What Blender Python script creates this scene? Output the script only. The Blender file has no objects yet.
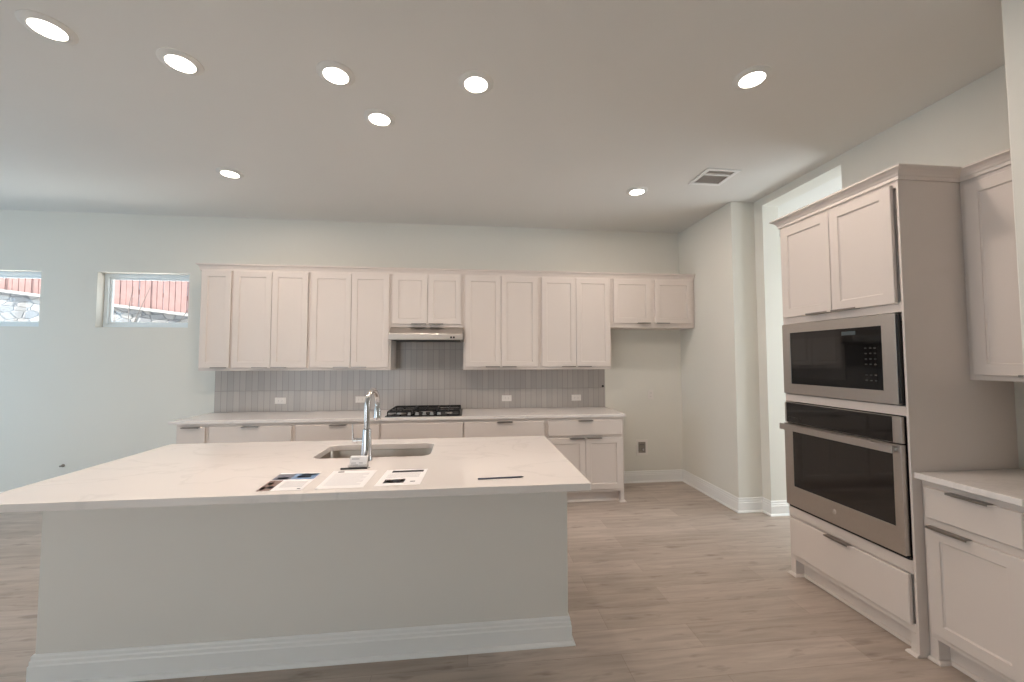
import bpy, bmesh, math, random
from mathutils import Vector, Matrix
PI = math.pi
random.seed(7)
S = bpy.context.scene
COL = S.collection

# ------------------------------------------------------------------ camera, world, lights, exposure
F_PX, YAW, PITCH, ROLL, CAM_H = 396.2, 6.19, 2.637, -0.076, 1.489
cam = bpy.data.cameras.new('camera')
cam.sensor_width = 36.0
cam.lens = F_PX / 1024 * 36.0
cam.clip_start = 0.02
camo = bpy.data.objects.new('camera', cam)
COL.objects.link(camo)
_y, _p, _r = math.radians(YAW), math.radians(PITCH), math.radians(ROLL)
fwd = Vector((math.sin(_y) * math.cos(_p), math.cos(_y) * math.cos(_p), math.sin(_p)))
r0 = Vector((math.cos(_y), -math.sin(_y), 0)); u0 = r0.cross(fwd)
rt = math.cos(_r) * r0 + math.sin(_r) * u0
up = -math.sin(_r) * r0 + math.cos(_r) * u0
mw = Matrix((rt, up, -fwd)).transposed().to_4x4()
mw.translation = Vector((0, 0, CAM_H))
camo.matrix_world = mw
S.camera = camo

S.view_settings.view_transform = 'Standard'
S.view_settings.look = 'None'
S.view_settings.gamma = 1.0
S.view_settings.use_curve_mapping = False
S.view_settings.exposure = -0.02

SKY_STRENGTH, SUN_STRENGTH = 2.1, 38.0
LED_WATTS, LED_COLOR = 8.4, (1.0, 0.845, 0.735)
FILL_COLOR = (1.0, 0.98, 0.95)
PATIO_COLOR = (0.36, 0.68, 1.0)
DAY_LEFT, FILL_REAR, DAY_HALL = 32.0, 64.0, 92.0

world = bpy.data.worlds.new('sky_world')
S.world = world
world.use_nodes = True
wn = world.node_tree
wn.nodes['Background'].inputs[0].default_value = (0.74, 0.88, 1.0, 1)
wn.nodes['Background'].inputs[1].default_value = SKY_STRENGTH

def add_light(name, kind, loc, target, energy, color, size=None, size_y=None, parent=None, spread=None):
    l = bpy.data.lights.new(name, kind)
    l.energy = energy; l.color = color
    if kind == 'AREA':
        if size_y: l.shape = 'RECTANGLE'; l.size = size; l.size_y = size_y
        else: l.shape = 'DISK'; l.size = size
        if spread: l.spread = math.radians(spread)
    o = bpy.data.objects.new(name, l)
    COL.objects.link(o)
    o.location = loc
    d = Vector(target) - Vector(loc)
    o.rotation_euler = d.to_track_quat('-Z', 'Y').to_euler()
    if parent: o.parent = parent
    return o

sun = add_light('sun', 'SUN', (-8, -1, 6), (0, 0.1, 0), SUN_STRENGTH, (1, 0.95, 0.88))
sun.data.angle = 0.01

# room measures (metres; x to the right along the back wall, y away from the camera)
YB, ZC = 4.682, 3.079
X1, Y2, X2, X2B, YJ, YN, ZO = 2.623, 3.675, 2.875, 3.045, 3.562, 2.725, 3.002
XL, YR = -6.3, -3.6
# daylight outside patio doors and hall window; the rear lamp is added fill
add_light('daylight_patio', 'AREA', (XL - 0.25, 2.75, 1.3), (0, 2.75, 1.6), DAY_LEFT, PATIO_COLOR, 2.9, 2.3)
add_light('fill_rear', 'AREA', (-3.9, YR - 0.25, 1.3), (-3.0, 2, 1.1), FILL_REAR, FILL_COLOR, 4.0, 2.4)
add_light('daylight_hall', 'AREA', (5.35, 2.4, 1.7), (3, 2.6, 1.7), DAY_HALL, (0.97, 0.99, 1.0), 2.3, 1.9)

# ------------------------------------------------------------------ materials
MATS = {}
def lin(c):
    return tuple((v / 12.92 if v <= 0.04045 else ((v + 0.055) / 1.055) ** 2.4) for v in (x / 255 for x in c))
def mat(name, rgb=None, rough=0.5, metal=0.0, spec=0.5, emit=None, emit_s=0, var=0.0, vscale=40, bump=0.0, bscale=200, coat=0.0):
    """Principled material with faint procedural tone and surface variation."""
    m = bpy.data.materials.new(name); m.use_nodes = True
    nt = m.node_tree; b = nt.nodes['Principled BSDF']
    c = (*lin(rgb), 1)
    b.inputs['Base Color'].default_value = c
    b.inputs['Roughness'].default_value = rough
    b.inputs['Metallic'].default_value = metal
    b.inputs['Specular IOR Level'].default_value = spec
    b.inputs['Coat Weight'].default_value = coat
    if emit:
        b.inputs['Emission Color'].default_value = (*emit, 1)
        b.inputs['Emission Strength'].default_value = emit_s
    if var or bump:
        tc = nt.nodes.new('ShaderNodeTexCoord')
        n = nt.nodes.new('ShaderNodeTexNoise'); n.inputs['Scale'].default_value = vscale; n.inputs['Detail'].default_value = 3
        nt.links.new(tc.outputs['Object'], n.inputs['Vector'])
        if var:
            mx = nt.nodes.new('ShaderNodeMix'); mx.data_type = 'RGBA'
            mx.inputs[6].default_value = tuple(v * (1 - var) for v in c[:3]) + (1,)
            mx.inputs[7].default_value = tuple(min(1, v * (1 + var)) for v in c[:3]) + (1,)
            nt.links.new(n.outputs['Fac'], mx.inputs[0]); nt.links.new(mx.outputs[2], b.inputs['Base Color'])
        if bump:
            n2 = nt.nodes.new('ShaderNodeTexNoise'); n2.inputs['Scale'].default_value = bscale
            nt.links.new(tc.outputs['Object'], n2.inputs['Vector'])
            bp = nt.nodes.new('ShaderNodeBump'); bp.inputs['Strength'].default_value = bump; bp.inputs['Distance'].default_value = 0.002
            nt.links.new(n2.outputs['Fac'], bp.inputs['Height']); nt.links.new(bp.outputs['Normal'], b.inputs['Normal'])
    MATS[name] = m
    return m

WALL = mat('wall_paint', (225, 222, 213), 0.75, spec=0.25, var=0.01, vscale=3, bump=0.12, bscale=160)
CEIL = mat('ceiling_paint', (226, 224, 219), 0.85, spec=0.2, var=0.01, vscale=3, bump=0.15, bscale=120)
TRIM = mat('trim_paint', (236, 235, 232), 0.35, var=0.005)
CAB = mat('cabinet_paint', (219, 208, 200), 0.38, var=0.006, vscale=20)
ISLP = mat('island_paint', (224, 220, 213), 0.6, spec=0.3, var=0.008, vscale=6, bump=0.1, bscale=160)
STEEL = mat('stainless_steel', (190, 184, 178), 0.34, metal=1.0, var=0.04, vscale=60)
SINKM = mat('sink_steel', (186, 174, 163), 0.3, metal=1.0, var=0.04)
CHROME = mat('brushed_chrome', (205, 203, 203), 0.16, metal=1.0, var=0.02)
NICKEL = mat('pull_nickel', (150, 143, 136), 0.32, metal=1.0, var=0.03)
BLACK = mat('black_glass', (14, 13, 13), 0.06, spec=0.6, var=0.1)
GLASSIN = mat('oven_window_glass', (24, 22, 21), 0.05, spec=0.7, var=0.1)
DARK = mat('dark_plastic', (24, 22, 22), 0.5, var=0.1)
IRON = mat('cast_iron', (22, 20, 20), 0.6, var=0.2, bump=0.3)
PLATE = mat('white_plastic', (230, 224, 218), 0.35, var=0.005)
SLOT = mat('outlet_slot', (90, 88, 86), 0.6, var=0.05)
GREYP = mat('grey_plastic', (138, 130, 122), 0.6, var=0.2, vscale=60)
PAPER = mat('white_paper', (244, 241, 240), 0.5, var=0.01)
INK = mat('print_grey', (170, 168, 172), 0.6, var=0.05)
INKD = mat('print_dark', (52, 48, 56), 0.6, var=0.15)
PHB = mat('print_blue', (122, 150, 186), 0.4, var=0.3, vscale=60)
PHS = mat('print_sky', (176, 196, 220), 0.4, var=0.1, vscale=60)
PHD = mat('print_brown', (136, 114, 106), 0.4, var=0.45, vscale=70)
PHG = mat('print_slate', (112, 114, 128), 0.4, var=0.35, vscale=60)
PHW = mat('print_cream', (226, 208, 190), 0.4, var=0.15, vscale=70)
PENB = mat('pen_black', (26, 24, 26), 0.35, var=0.1)
PENCILM = mat('pencil_blue_grey', (64, 68, 86), 0.4, var=0.1)
VENTD = mat('vent_dark', (178, 170, 162), 0.8, var=0.1)
EMBLEM = mat('emblem_grey', (186, 176, 168), 0.35, var=0.1)
DISPLAY = mat('display_grey', (78, 88, 92), 0.3, var=0.1)
KEYS = mat('keypad_marks', (60, 59, 58), 0.4, var=0.1)
VINYL = mat('window_vinyl', (232, 238, 240), 0.35, var=0.005)
BARK = mat('bare_bark', (96, 88, 84), 0.8, var=0.3)
FENCE = mat('fence_wood', (158, 124, 119), 0.8, var=0.25, vscale=9, bump=0.3, bscale=40)
CAPST = mat('stone_cap', (168, 166, 162), 0.8, var=0.08, vscale=8)
LENS = mat('led_lens', (255, 246, 232), 0.4, emit=(1.0, 0.90, 0.78), emit_s=14.0, var=0.0)
GROUND = mat('patio_concrete', (222, 221, 220), 0.85, var=0.08, vscale=5)

def node_mat(name):
    m = bpy.data.materials.new(name); m.use_nodes = True
    nt = m.node_tree
    return m, nt, nt.nodes['Principled BSDF'], nt.nodes.new, nt.links.new

# quartz worktop with soft veins
def quartz(name, rgb, rough):
    m, nt, b, N, L = node_mat(name)
    tc = N('ShaderNodeTexCoord'); mp = N('ShaderNodeMapping'); mp.inputs['Rotation'].default_value = (0, 0, 0.5); mp.inputs['Scale'].default_value = (0.8, 1.6, 1)
    L(tc.outputs['Object'], mp.inputs[0])
    n = N('ShaderNodeTexNoise'); n.inputs['Scale'].default_value = 1.3; n.inputs['Detail'].default_value = 8; n.inputs['Distortion'].default_value = 1.2
    L(mp.outputs[0], n.inputs['Vector'])
    mt = N('ShaderNodeMath'); mt.operation = 'SUBTRACT'; mt.inputs[1].default_value = 0.5; L(n.outputs['Fac'], mt.inputs[0])
    ab = N('ShaderNodeMath'); ab.operation = 'ABSOLUTE'; L(mt.outputs[0], ab.inputs[0])
    rp = N('ShaderNodeValToRGB'); c = lin(rgb)
    rp.color_ramp.elements[0].position = 0.0; rp.color_ramp.elements[0].color = (*[v * 0.93 for v in c], 1)
    rp.color_ramp.elements[1].position = 0.018; rp.color_ramp.elements[1].color = (*c, 1)
    L(ab.outputs[0], rp.inputs[0]); L(rp.outputs[0], b.inputs['Base Color'])
    b.inputs['Roughness'].default_value = rough; b.inputs['Specular IOR Level'].default_value = 0.55
    return m
QUARTZ = quartz('quartz', (234, 227, 222), 0.07)

# vinyl plank floor, planks run along x
def plank_floor():
    m, nt, b, N, L = node_mat('plank_floor')
    tc = N('ShaderNodeTexCoord')
    br = N('ShaderNodeTexBrick'); br.offset = 0.37; br.offset_frequency = 2; br.squash = 1.0
    br.inputs['Scale'].default_value = 1.0; br.inputs['Brick Width'].default_value = 1.22; br.inputs['Row Height'].default_value = 0.182
    br.inputs['Mortar Size'].default_value = 0.0009; br.inputs['Bias'].default_value = 0.0
    br.inputs['Color1'].default_value = (*lin((196, 182, 171)), 1); br.inputs['Color2'].default_value = (*lin((180, 166, 154)), 1)
    br.inputs['Mortar'].default_value = (*lin((158, 143, 130)), 1)
    L(tc.outputs['Object'], br.inputs['Vector'])
    # shift the grain from plank row to plank row
    mp = N('ShaderNodeMapping'); mp.inputs['Scale'].default_value = (1.4, 13.5, 1); L(tc.outputs['Object'], mp.inputs[0])
    n = N('ShaderNodeTexNoise'); n.inputs['Scale'].default_value = 1.6; n.inputs['Detail'].default_value = 6; n.inputs['Roughness'].default_value = 0.62; n.inputs['Distortion'].default_value = 0.4
    L(mp.outputs[0], n.inputs['Vector'])
    rp = N('ShaderNodeValToRGB'); rp.color_ramp.elements[0].position = 0.34; rp.color_ramp.elements[0].color = (0.72, 0.705, 0.69, 1)
    rp.color_ramp.elements[1].position = 0.66; rp.color_ramp.elements[1].color = (1.04, 1.04, 1.04, 1)
    L(n.outputs['Fac'], rp.inputs[0])
    mx = N('ShaderNodeMix'); mx.data_type = 'RGBA'; mx.blend_type = 'MULTIPLY'; mx.inputs[0].default_value = 0.8
    L(br.outputs['Color'], mx.inputs[6]); L(rp.outputs[0], mx.inputs[7])
    # darker knots
    mp2 = N('ShaderNodeMapping'); mp2.inputs['Scale'].default_value = (2.2, 8.5, 1); L(tc.outputs['Object'], mp2.inputs[0])
    n2 = N('ShaderNodeTexNoise'); n2.inputs['Scale'].default_value = 2.1; n2.inputs['Detail'].default_value = 3; L(mp2.outputs[0], n2.inputs['Vector'])
    rp2 = N('ShaderNodeValToRGB'); rp2.color_ramp.elements[0].position = 0.27; rp2.color_ramp.elements[0].color = (0.60, 0.575, 0.55, 1)
    rp2.color_ramp.elements[1].position = 0.40; rp2.color_ramp.elements[1].color = (1, 1, 1, 1); L(n2.outputs['Fac'], rp2.inputs[0])
    mx2 = N('ShaderNodeMix'); mx2.data_type = 'RGBA'; mx2.blend_type = 'MULTIPLY'; mx2.inputs[0].default_value = 0.8
    L(mx.outputs[2], mx2.inputs[6]); L(rp2.outputs[0], mx2.inputs[7])
    L(mx2.outputs[2], b.inputs['Base Color'])
    b.inputs['Roughness'].default_value = 0.42; b.inputs['Specular IOR Level'].default_value = 0.4
    bp = N('ShaderNodeBump'); bp.inputs['Strength'].default_value = 0.15; bp.inputs['Distance'].default_value = 0.002
    L(n.outputs['Fac'], bp.inputs['Height']); L(bp.outputs[0], b.inputs['Normal'])
    return m
FLOOR = plank_floor()

# vertical stacked backsplash tile
def tile_mat():
    m, nt, b, N, L = node_mat('stacked_tile')
    tc = N('ShaderNodeTexCoord'); sp = N('ShaderNodeSeparateXYZ'); L(tc.outputs['Object'], sp.inputs[0])
    cb = N('ShaderNodeCombineXYZ'); L(sp.outputs['Z'], cb.inputs['X']); L(sp.outputs['X'], cb.inputs['Y'])
    br = N('ShaderNodeTexBrick'); br.offset = 0.0; br.squash = 1.0
    br.inputs['Scale'].default_value = 1.0; br.inputs['Brick Width'].default_value = 0.2286; br.inputs['Row Height'].default_value = 0.0635
    br.inputs['Mortar Size'].default_value = 0.0032; br.inputs['Mortar Smooth'].default_value = 0.2
    br.inputs['Color1'].default_value = (*lin((186, 179, 173)), 1); br.inputs['Color2'].default_value = (*lin((175, 168, 163)), 1)
    br.inputs['Mortar'].default_value = (*lin((160, 154, 149)), 1)
    L(cb.outputs[0], br.inputs['Vector']); L(br.outputs['Color'], b.inputs['Base Color'])
    b.inputs['Roughness'].default_value = 0.22
    iv = N('ShaderNodeMath'); iv.operation = 'SUBTRACT'; iv.inputs[0].default_value = 1; L(br.outputs['Fac'], iv.inputs[1])
    bp = N('ShaderNodeBump'); bp.inputs['Strength'].default_value = 0.4; bp.inputs['Distance'].default_value = 0.002
    L(iv.outputs[0], bp.inputs['Height']); L(bp.outputs[0], b.inputs['Normal'])
    return m
TILE = tile_mat()

def stone_mat():
    m, nt, b, N, L = node_mat('retaining_stone')
    tc = N('ShaderNodeTexCoord'); mp = N('ShaderNodeMapping'); mp.inputs['Scale'].default_value = (5.0, 5.0, 9.5); L(tc.outputs['Object'], mp.inputs[0])
    v = N('ShaderNodeTexVoronoi'); v.feature = 'DISTANCE_TO_EDGE'; v.inputs['Scale'].default_value = 1.0; L(mp.outputs[0], v.inputs['Vector'])
    v2 = N('ShaderNodeTexVoronoi'); v2.inputs['Scale'].default_value = 1.0; L(mp.outputs[0], v2.inputs['Vector'])
    rc = N('ShaderNodeValToRGB'); rc.color_ramp.elements[0].color = (*lin((112, 114, 118)), 1); rc.color_ramp.elements[1].color = (*lin((146, 142, 138)), 1)
    sp = N('ShaderNodeSeparateColor'); L(v2.outputs['Color'], sp.inputs[0]); L(sp.outputs[0], rc.inputs[0])
    rp = N('ShaderNodeValToRGB'); rp.color_ramp.elements[0].position = 0.01; rp.color_ramp.elements[0].color = (0.5, 0.52, 0.55, 1)
    rp.color_ramp.elements[1].position = 0.09; rp.color_ramp.elements[1].color = (1, 1, 1, 1); L(v.outputs['Distance'], rp.inputs[0])
    mx = N('ShaderNodeMix'); mx.data_type = 'RGBA'; mx.blend_type = 'MULTIPLY'; mx.inputs[0].default_value = 1
    L(rc.outputs[0], mx.inputs[6]); L(rp.outputs[0], mx.inputs[7]); L(mx.outputs[2], b.inputs['Base Color'])
    b.inputs['Roughness'].default_value = 0.9
    bp = N('ShaderNodeBump'); bp.inputs['Strength'].default_value = 0.6; bp.inputs['Distance'].default_value = 0.03
    L(rp.outputs[0], bp.inputs['Height']); L(bp.outputs[0], b.inputs['Normal'])
    return m
STONE = stone_mat()

def pane_mat(name, tint=(1, 1, 1), gloss=0.08):
    m = bpy.data.materials.new(name); m.use_nodes = True; nt = m.node_tree; N = nt.nodes.new; L = nt.links.new
    nt.nodes.remove(nt.nodes['Principled BSDF'])
    t = N('ShaderNodeBsdfTransparent'); t.inputs[0].default_value = (*tint, 1)
    g = N('ShaderNodeBsdfGlossy'); g.inputs['Roughness'].default_value = 0.02
    lw = N('ShaderNodeLayerWeight'); lw.inputs[0].default_value = 0.5
    pw = N('ShaderNodeMath'); pw.operation = 'POWER'; pw.inputs[1].default_value = 5.0; L(lw.outputs['Facing'], pw.inputs[0])
    fr = N('ShaderNodeMath'); fr.operation = 'MULTIPLY_ADD'; fr.inputs[1].default_value = 0.96; fr.inputs[2].default_value = 0.04; L(pw.outputs[0], fr.inputs[0])
    mx = N('ShaderNodeMixShader'); L(fr.outputs[0], mx.inputs[0]); L(t.outputs[0], mx.inputs[1]); L(g.outputs[0], mx.inputs[2])
    L(mx.outputs[0], nt.nodes['Material Output'].inputs[0])
    return m
PANE = pane_mat('window_glass', (0.97, 0.99, 1.0))
ACRYL = pane_mat('clear_acrylic', (0.93, 0.93, 0.93))

# ------------------------------------------------------------------ mesh helpers
class MB:
    def __init__(s): s.v = []; s.f = []; s.m = []; s.mats = []
    def mi(s, material):
        if material is None: return 0
        if material not in s.mats: s.mats.append(material)
        return s.mats.index(material)
    def add(s, vs, fs, material=None):
        k = len(s.v); i = s.mi(material)
        s.v += [tuple(v) for v in vs]
        for f in fs: s.f.append(tuple(k + a for a in f)); s.m.append(i)
        return s
    def box(s, x0, x1, y0, y1, z0, z1, material=None):
        vs = [(x, y, z) for z in (z0, z1) for y in (y0, y1) for x in (x0, x1)]
        return s.add(vs, [(0, 2, 3, 1), (4, 5, 7, 6), (0, 1, 5, 4), (2, 6, 7, 3), (0, 4, 6, 2), (1, 3, 7, 5)], material)
    def loops(s, loops, cap0=True, cap1=True, material=None, closed=True):
        n = len(loops[0]); vs = [p for l in loops for p in l]; fs = []
        for a in range(len(loops) - 1):
            for i in range(n if closed else n - 1):
                j = (i + 1) % n
                fs.append((a * n + i, a * n + j, (a + 1) * n + j, (a + 1) * n + i))
        if cap0: fs.append(tuple(reversed(range(n))))
        if cap1: fs.append(tuple((len(loops) - 1) * n + i for i in range(n)))
        return s.add(vs, fs, material)
    def lathe(s, c, prof, n=32, material=None, cap0=True, cap1=True, axis='z'):
        ls = []
        for r, h in prof:
            l = []
            for i in range(n):
                a = 2 * PI * i / n
                p = (r * math.cos(a), r * math.sin(a), h)
                if axis == 'y': p = (p[0], h, p[1])
                if axis == 'x': p = (h, p[0], p[1])
                l.append((c[0] + p[0], c[1] + p[1], c[2] + p[2]))
            ls.append(l)
        return s.loops(ls, cap0, cap1, material)
    def tube(s, path, rad, n=16, material=None):
        path = [Vector(p) for p in path]; ls = []
        if not isinstance(rad, (list, tuple)): rad = [rad] * len(path)
        t = (path[1] - path[0]).normalized()
        ref = Vector((1, 0, 0)) if abs(t.x) < 0.8 else Vector((0, 0, 1))
        nrm = (ref - t * ref.dot(t)).normalized()
        for i, p in enumerate(path):
            if i == 0: t = (path[1] - p)
            elif i == len(path) - 1: t = (p - path[i - 1])
            else: t = (path[i + 1] - path[i - 1])
            t.normalize(); nrm = (nrm - t * nrm.dot(t)).normalized(); bn = t.cross(nrm)
            ls.append([tuple(p + rad[i] * (math.cos(2 * PI * k / n) * nrm + math.sin(2 * PI * k / n) * bn)) for k in range(n)])
        return s.loops(ls, True, True, material)
    def prism_x(s, prof, x0, x1, material=None):
        return s.loops([[(x0, y, z) for y, z in prof], [(x1, y, z) for y, z in prof]], material=material)
    def sweep(s, path, prof, side=1, material=None):
        """Moulding: profile (offset, z) along an open xy path, mitred; offset goes to the left of travel when side=1."""
        P = [Vector((a[0], a[1])) for a in path]; ls = []
        ds = [(P[i + 1] - P[i]).normalized() for i in range(len(P) - 1)]
        ns = [Vector((-d.y, d.x)) * side for d in ds]
        for i, p in enumerate(P):
            if i == 0: m = ns[0]
            elif i == len(P) - 1: m = ns[-1]
            else:
                a, b = ns[i - 1], ns[i]; m = (a + b) / (1 + a.dot(b))
            ls.append([(p.x + m.x * d, p.y + m.y * d, z) for d, z in prof])
        return s.loops(ls, True, True, material)
    def build(s, name, material=None, parent=None, loc=None, bevel=0.0, segs=2, smooth=None, weld=False):
        me = bpy.data.meshes.new(name)
        me.from_pydata(s.v, [], s.f)
        for mt in (s.mats or [material]): me.materials.append(mt)
        if s.mats: me.polygons.foreach_set('material_index', s.m)
        bm = bmesh.new(); bm.from_mesh(me)
        if weld: bmesh.ops.remove_doubles(bm, verts=bm.verts, dist=1e-5)
        bmesh.ops.recalc_face_normals(bm, faces=bm.faces)
        bm.to_mesh(me); bm.free()
        if smooth:
            me.polygons.foreach_set('use_smooth', [True] * len(me.polygons))
            me.set_sharp_from_angle(angle=math.radians(smooth))
        o = bpy.data.objects.new(name, me); COL.objects.link(o)
        if loc: o.location = loc
        if parent: o.parent = parent
        if bevel:
            b = o.modifiers.new('edge', 'BEVEL'); b.width = bevel; b.segments = segs; b.limit_method = 'ANGLE'; b.angle_limit = math.radians(40)
        return o

def tag(o, label=None, cat=None, group=None, kind=None):
    if label: o['label'] = label
    if cat: o['category'] = cat
    if group: o['group'] = group
    if kind: o['kind'] = kind
    return o
def thing(name, label, cat, loc=(0, 0, 0), rz=0.0, group=None, kind=None):
    o = bpy.data.objects.new(name, None); COL.objects.link(o)
    o.location = loc; o.rotation_euler = (0, 0, rz); o.empty_display_size = 0.1
    return tag(o, label, cat, group, kind)
def copy_thing(src, loc, label, rz=None):
    r = src.copy(); COL.objects.link(r); r.location = loc; r['label'] = label
    if rz is not None: r.rotation_euler = (0, 0, rz)
    for ch in src.children:
        c = ch.copy(); COL.objects.link(c); c.parent = r
        for g in ch.children:
            d = g.copy(); COL.objects.link(d); d.parent = c
    return r
def struct(name, mb, material, bevel=0.0, loc=None, parent=None, weld=False, smooth=None):
    o = mb.build(name, material, parent, loc, bevel, weld=weld, smooth=smooth)
    if not parent: o['kind'] = 'structure'
    return o
def holed_wall(axis, p0, p1, a0, a1, z0, z1, holes):
    """Slab of wall between p0 and p1 on its thin axis; spans a0..a1 and z0..z1; holes = [(a0,a1,z0,z1)]."""
    mb = MB()
    A = sorted({a0, a1, *[h[0] for h in holes], *[h[1] for h in holes]}); Z = sorted({z0, z1, *[h[2] for h in holes], *[h[3] for h in holes]})
    na, nz = len(A), len(Z)
    solid = lambda i, j: 0 <= i < na - 1 and 0 <= j < nz - 1 and not any(h[0] <= A[i] < h[1] and h[2] <= Z[j] < h[3] for h in holes)
    V = lambda a, p, z: (p, a, z) if axis == 'x' else (a, p, z)
    for i in range(na - 1):
        for j in range(nz - 1):
            if not solid(i, j): continue
            q = [(A[i], Z[j]), (A[i + 1], Z[j]), (A[i + 1], Z[j + 1]), (A[i], Z[j + 1])]
            for p in (p0, p1): mb.add([V(a, p, z) for a, z in q], [(0, 1, 2, 3)])
            for k, (di, dj) in enumerate([(0, -1), (1, 0), (0, 1), (-1, 0)]):
                if not solid(i + di, j + dj):
                    e = (q[k], q[(k + 1) % 4])
                    mb.add([V(e[0][0], p0, e[0][1]), V(e[1][0], p0, e[1][1]), V(e[1][0], p1, e[1][1]), V(e[0][0], p1, e[0][1])], [(0, 1, 2, 3)])
    return mb
def rrect(x0, x1, y0, y1, r, z, n=6):
    pts = []
    for cx, cy, a0 in ((x1 - r, y0 + r, -PI / 2), (x1 - r, y1 - r, 0), (x0 + r, y1 - r, PI / 2), (x0 + r, y0 + r, PI)):
        for i in range(n + 1):
            a = a0 + i * PI / 2 / n
            pts.append((cx + r * math.cos(a), cy + r * math.sin(a), z))
    return pts

# ------------------------------------------------------------------ room shell
struct('floor', MB().box(XL - 0.16, 5.6, YR - 0.16, YB + 0.16, -0.06, 0.0), FLOOR)
struct('ceiling', MB().box(XL - 0.16, 5.6, YR - 0.16, YB + 0.16, ZC, ZC + 0.25), CEIL)
W2 = (-3.975, -3.062, 1.84, 2.435)      # the two high windows in the back wall
W1 = (-5.425, -4.515, 1.84, 2.435)
struct('wall_back', holed_wall('y', YB, YB + 0.16, XL, X1, 0, ZC, [W1, W2]), WALL, weld=True)
struct('wall_fridge_nook', MB().box(X1, X2B, Y2, YB + 0.16, 0, ZC), WALL, bevel=0.008)
struct('wall_right', holed_wall('x', X2, X2B, 1.2, Y2, 0, ZC, [(YN, YJ, 0, ZO)]), WALL, weld=True)
struct('wall_right_near', MB().box(2.284, X2 - 0.001, YR, 1.41, 0, ZC), WALL, bevel=0.006)
struct('wall_left', holed_wall('x', XL - 0.16, XL, YR, YB + 0.16, 0, ZC, [(1.3, 4.2, 0.06, 2.45)]), WALL, weld=True)
struct('wall_rear', holed_wall('y', YR - 0.16, YR, XL, 2.284, 0, ZC, [(-5.9, -4.0, 0.06, 2.5), (-3.8, -1.9, 0.06, 2.5)]), WALL, weld=True)
# hall beyond the opening
struct('wall_hall', holed_wall('x', 5.0, 5.16, 0.6, YB + 0.16, 0, ZC, [(1.2, 3.6, 0.8, 2.6)]), WALL, weld=True)
struct('wall_hall_end', MB().box(X2B, 5.0, YB, YB + 0.16, 0, ZC), WALL)
struct('wall_hall_near', MB().box(X2B, 5.0, 0.6, 0.76, 0, ZC), WALL)

BASEP = [(0.0, 0.0), (0.016, 0.0), (0.016, 0.088), (0.0125, 0.094), (0.0125, 0.108), (0.009, 0.114), (0.009, 0.128), (0.005, 0.135), (0.0, 0.135)]
SHOEP = [(0.016, 0.0), (0.032, 0.0), (0.031, 0.006), (0.027, 0.012), (0.021, 0.016), (0.016, 0.017)]
def baseboard(name, path, side, parent=None):
    mb = MB().sweep(path, BASEP, side).sweep(path, SHOEP, side)
    return struct(name, mb, TRIM, parent=parent)
baseboard('baseboard_back', [(1.6425, YB), (X1, YB), (X1, Y2), (X2, Y2), (X2, YJ), (X2B, YJ)], -1)
baseboard('baseboard_left', [(XL, YR), (XL, 1.2)], -1)
baseboard('baseboard_back_left', [(XL, YB), (-2.73, YB)], -1)
baseboard('baseboard_hall', [(X2B, YB), (5.0, YB), (5.0, 0.76)], -1)

def window(name, axis, a0, a1, z0, z1, p, fw=0.05, mull=0, depth=0.06):
    """Vinyl frame (one mesh) with its pane as a child."""
    mb = MB(); d = depth
    def bx(q0, q1, w0, w1, dd0=0.0, dd1=None):
        dd1 = d if dd1 is None else dd1
        if axis == 'y': mb.box(q0, q1, p + dd0, p + dd1, w0, w1)
        else: mb.box(p + dd0, p + dd1, q0, q1, w0, w1)
    bx(a0, a0 + fw, z0, z1); bx(a1 - fw, a1, z0, z1)
    bx(a0 + fw, a1 - fw, z0, z0 + fw); bx(a0 + fw, a1 - fw, z1 - fw, z1)
    i = 0.022                                   # inner step of the sash
    bx(a0 + fw, a0 + fw + i, z0 + fw, z1 - fw, d * 0.35, d * 0.8); bx(a1 - fw - i, a1 - fw, z0 + fw, z1 - fw, d * 0.35, d * 0.8)
    bx(a0 + fw + i, a1 - fw - i, z0 + fw, z0 + fw + i, d * 0.35, d * 0.8); bx(a0 + fw + i, a1 - fw - i, z1 - fw - i, z1 - fw, d * 0.35, d * 0.8)
    for k in range(mull):
        c = a0 + (a1 - a0) * (k + 1) / (mull + 1); bx(c - fw * 0.8, c + fw * 0.8, z0 + fw, z1 - fw)
    fr = struct(name, mb, VINYL, bevel=0.003)
    g = MB(); q = p + d * 0.55
    if axis == 'y': g.box(a0 + fw, a1 - fw, q, q + 0.004, z0 + fw, z1 - fw)
    else: g.box(q, q + 0.004, a0 + fw, a1 - fw, z0 + fw, z1 - fw)
    g.build('window_pane', PANE, fr)
    return fr
window('window_1', 'y', *W1, YB + 0.085, fw=0.04)
window('window_2', 'y', *W2, YB + 0.085, fw=0.04)
window('window_3', 'x', 1.3, 4.2, 0.06, 2.45, XL - 0.12, fw=0.06, mull=2)
for k, a in enumerate((-5.9, -3.8)): window('window_%d' % (4 + k), 'y', a, a + 1.9, 0.06, 2.5, YR - 0.12, fw=0.05)  # unseen rear windows, added as openings for the rear fill lamp
window('window_6', 'x', 1.2, 3.6, 0.8, 2.6, 5.06, fw=0.05)

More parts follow.
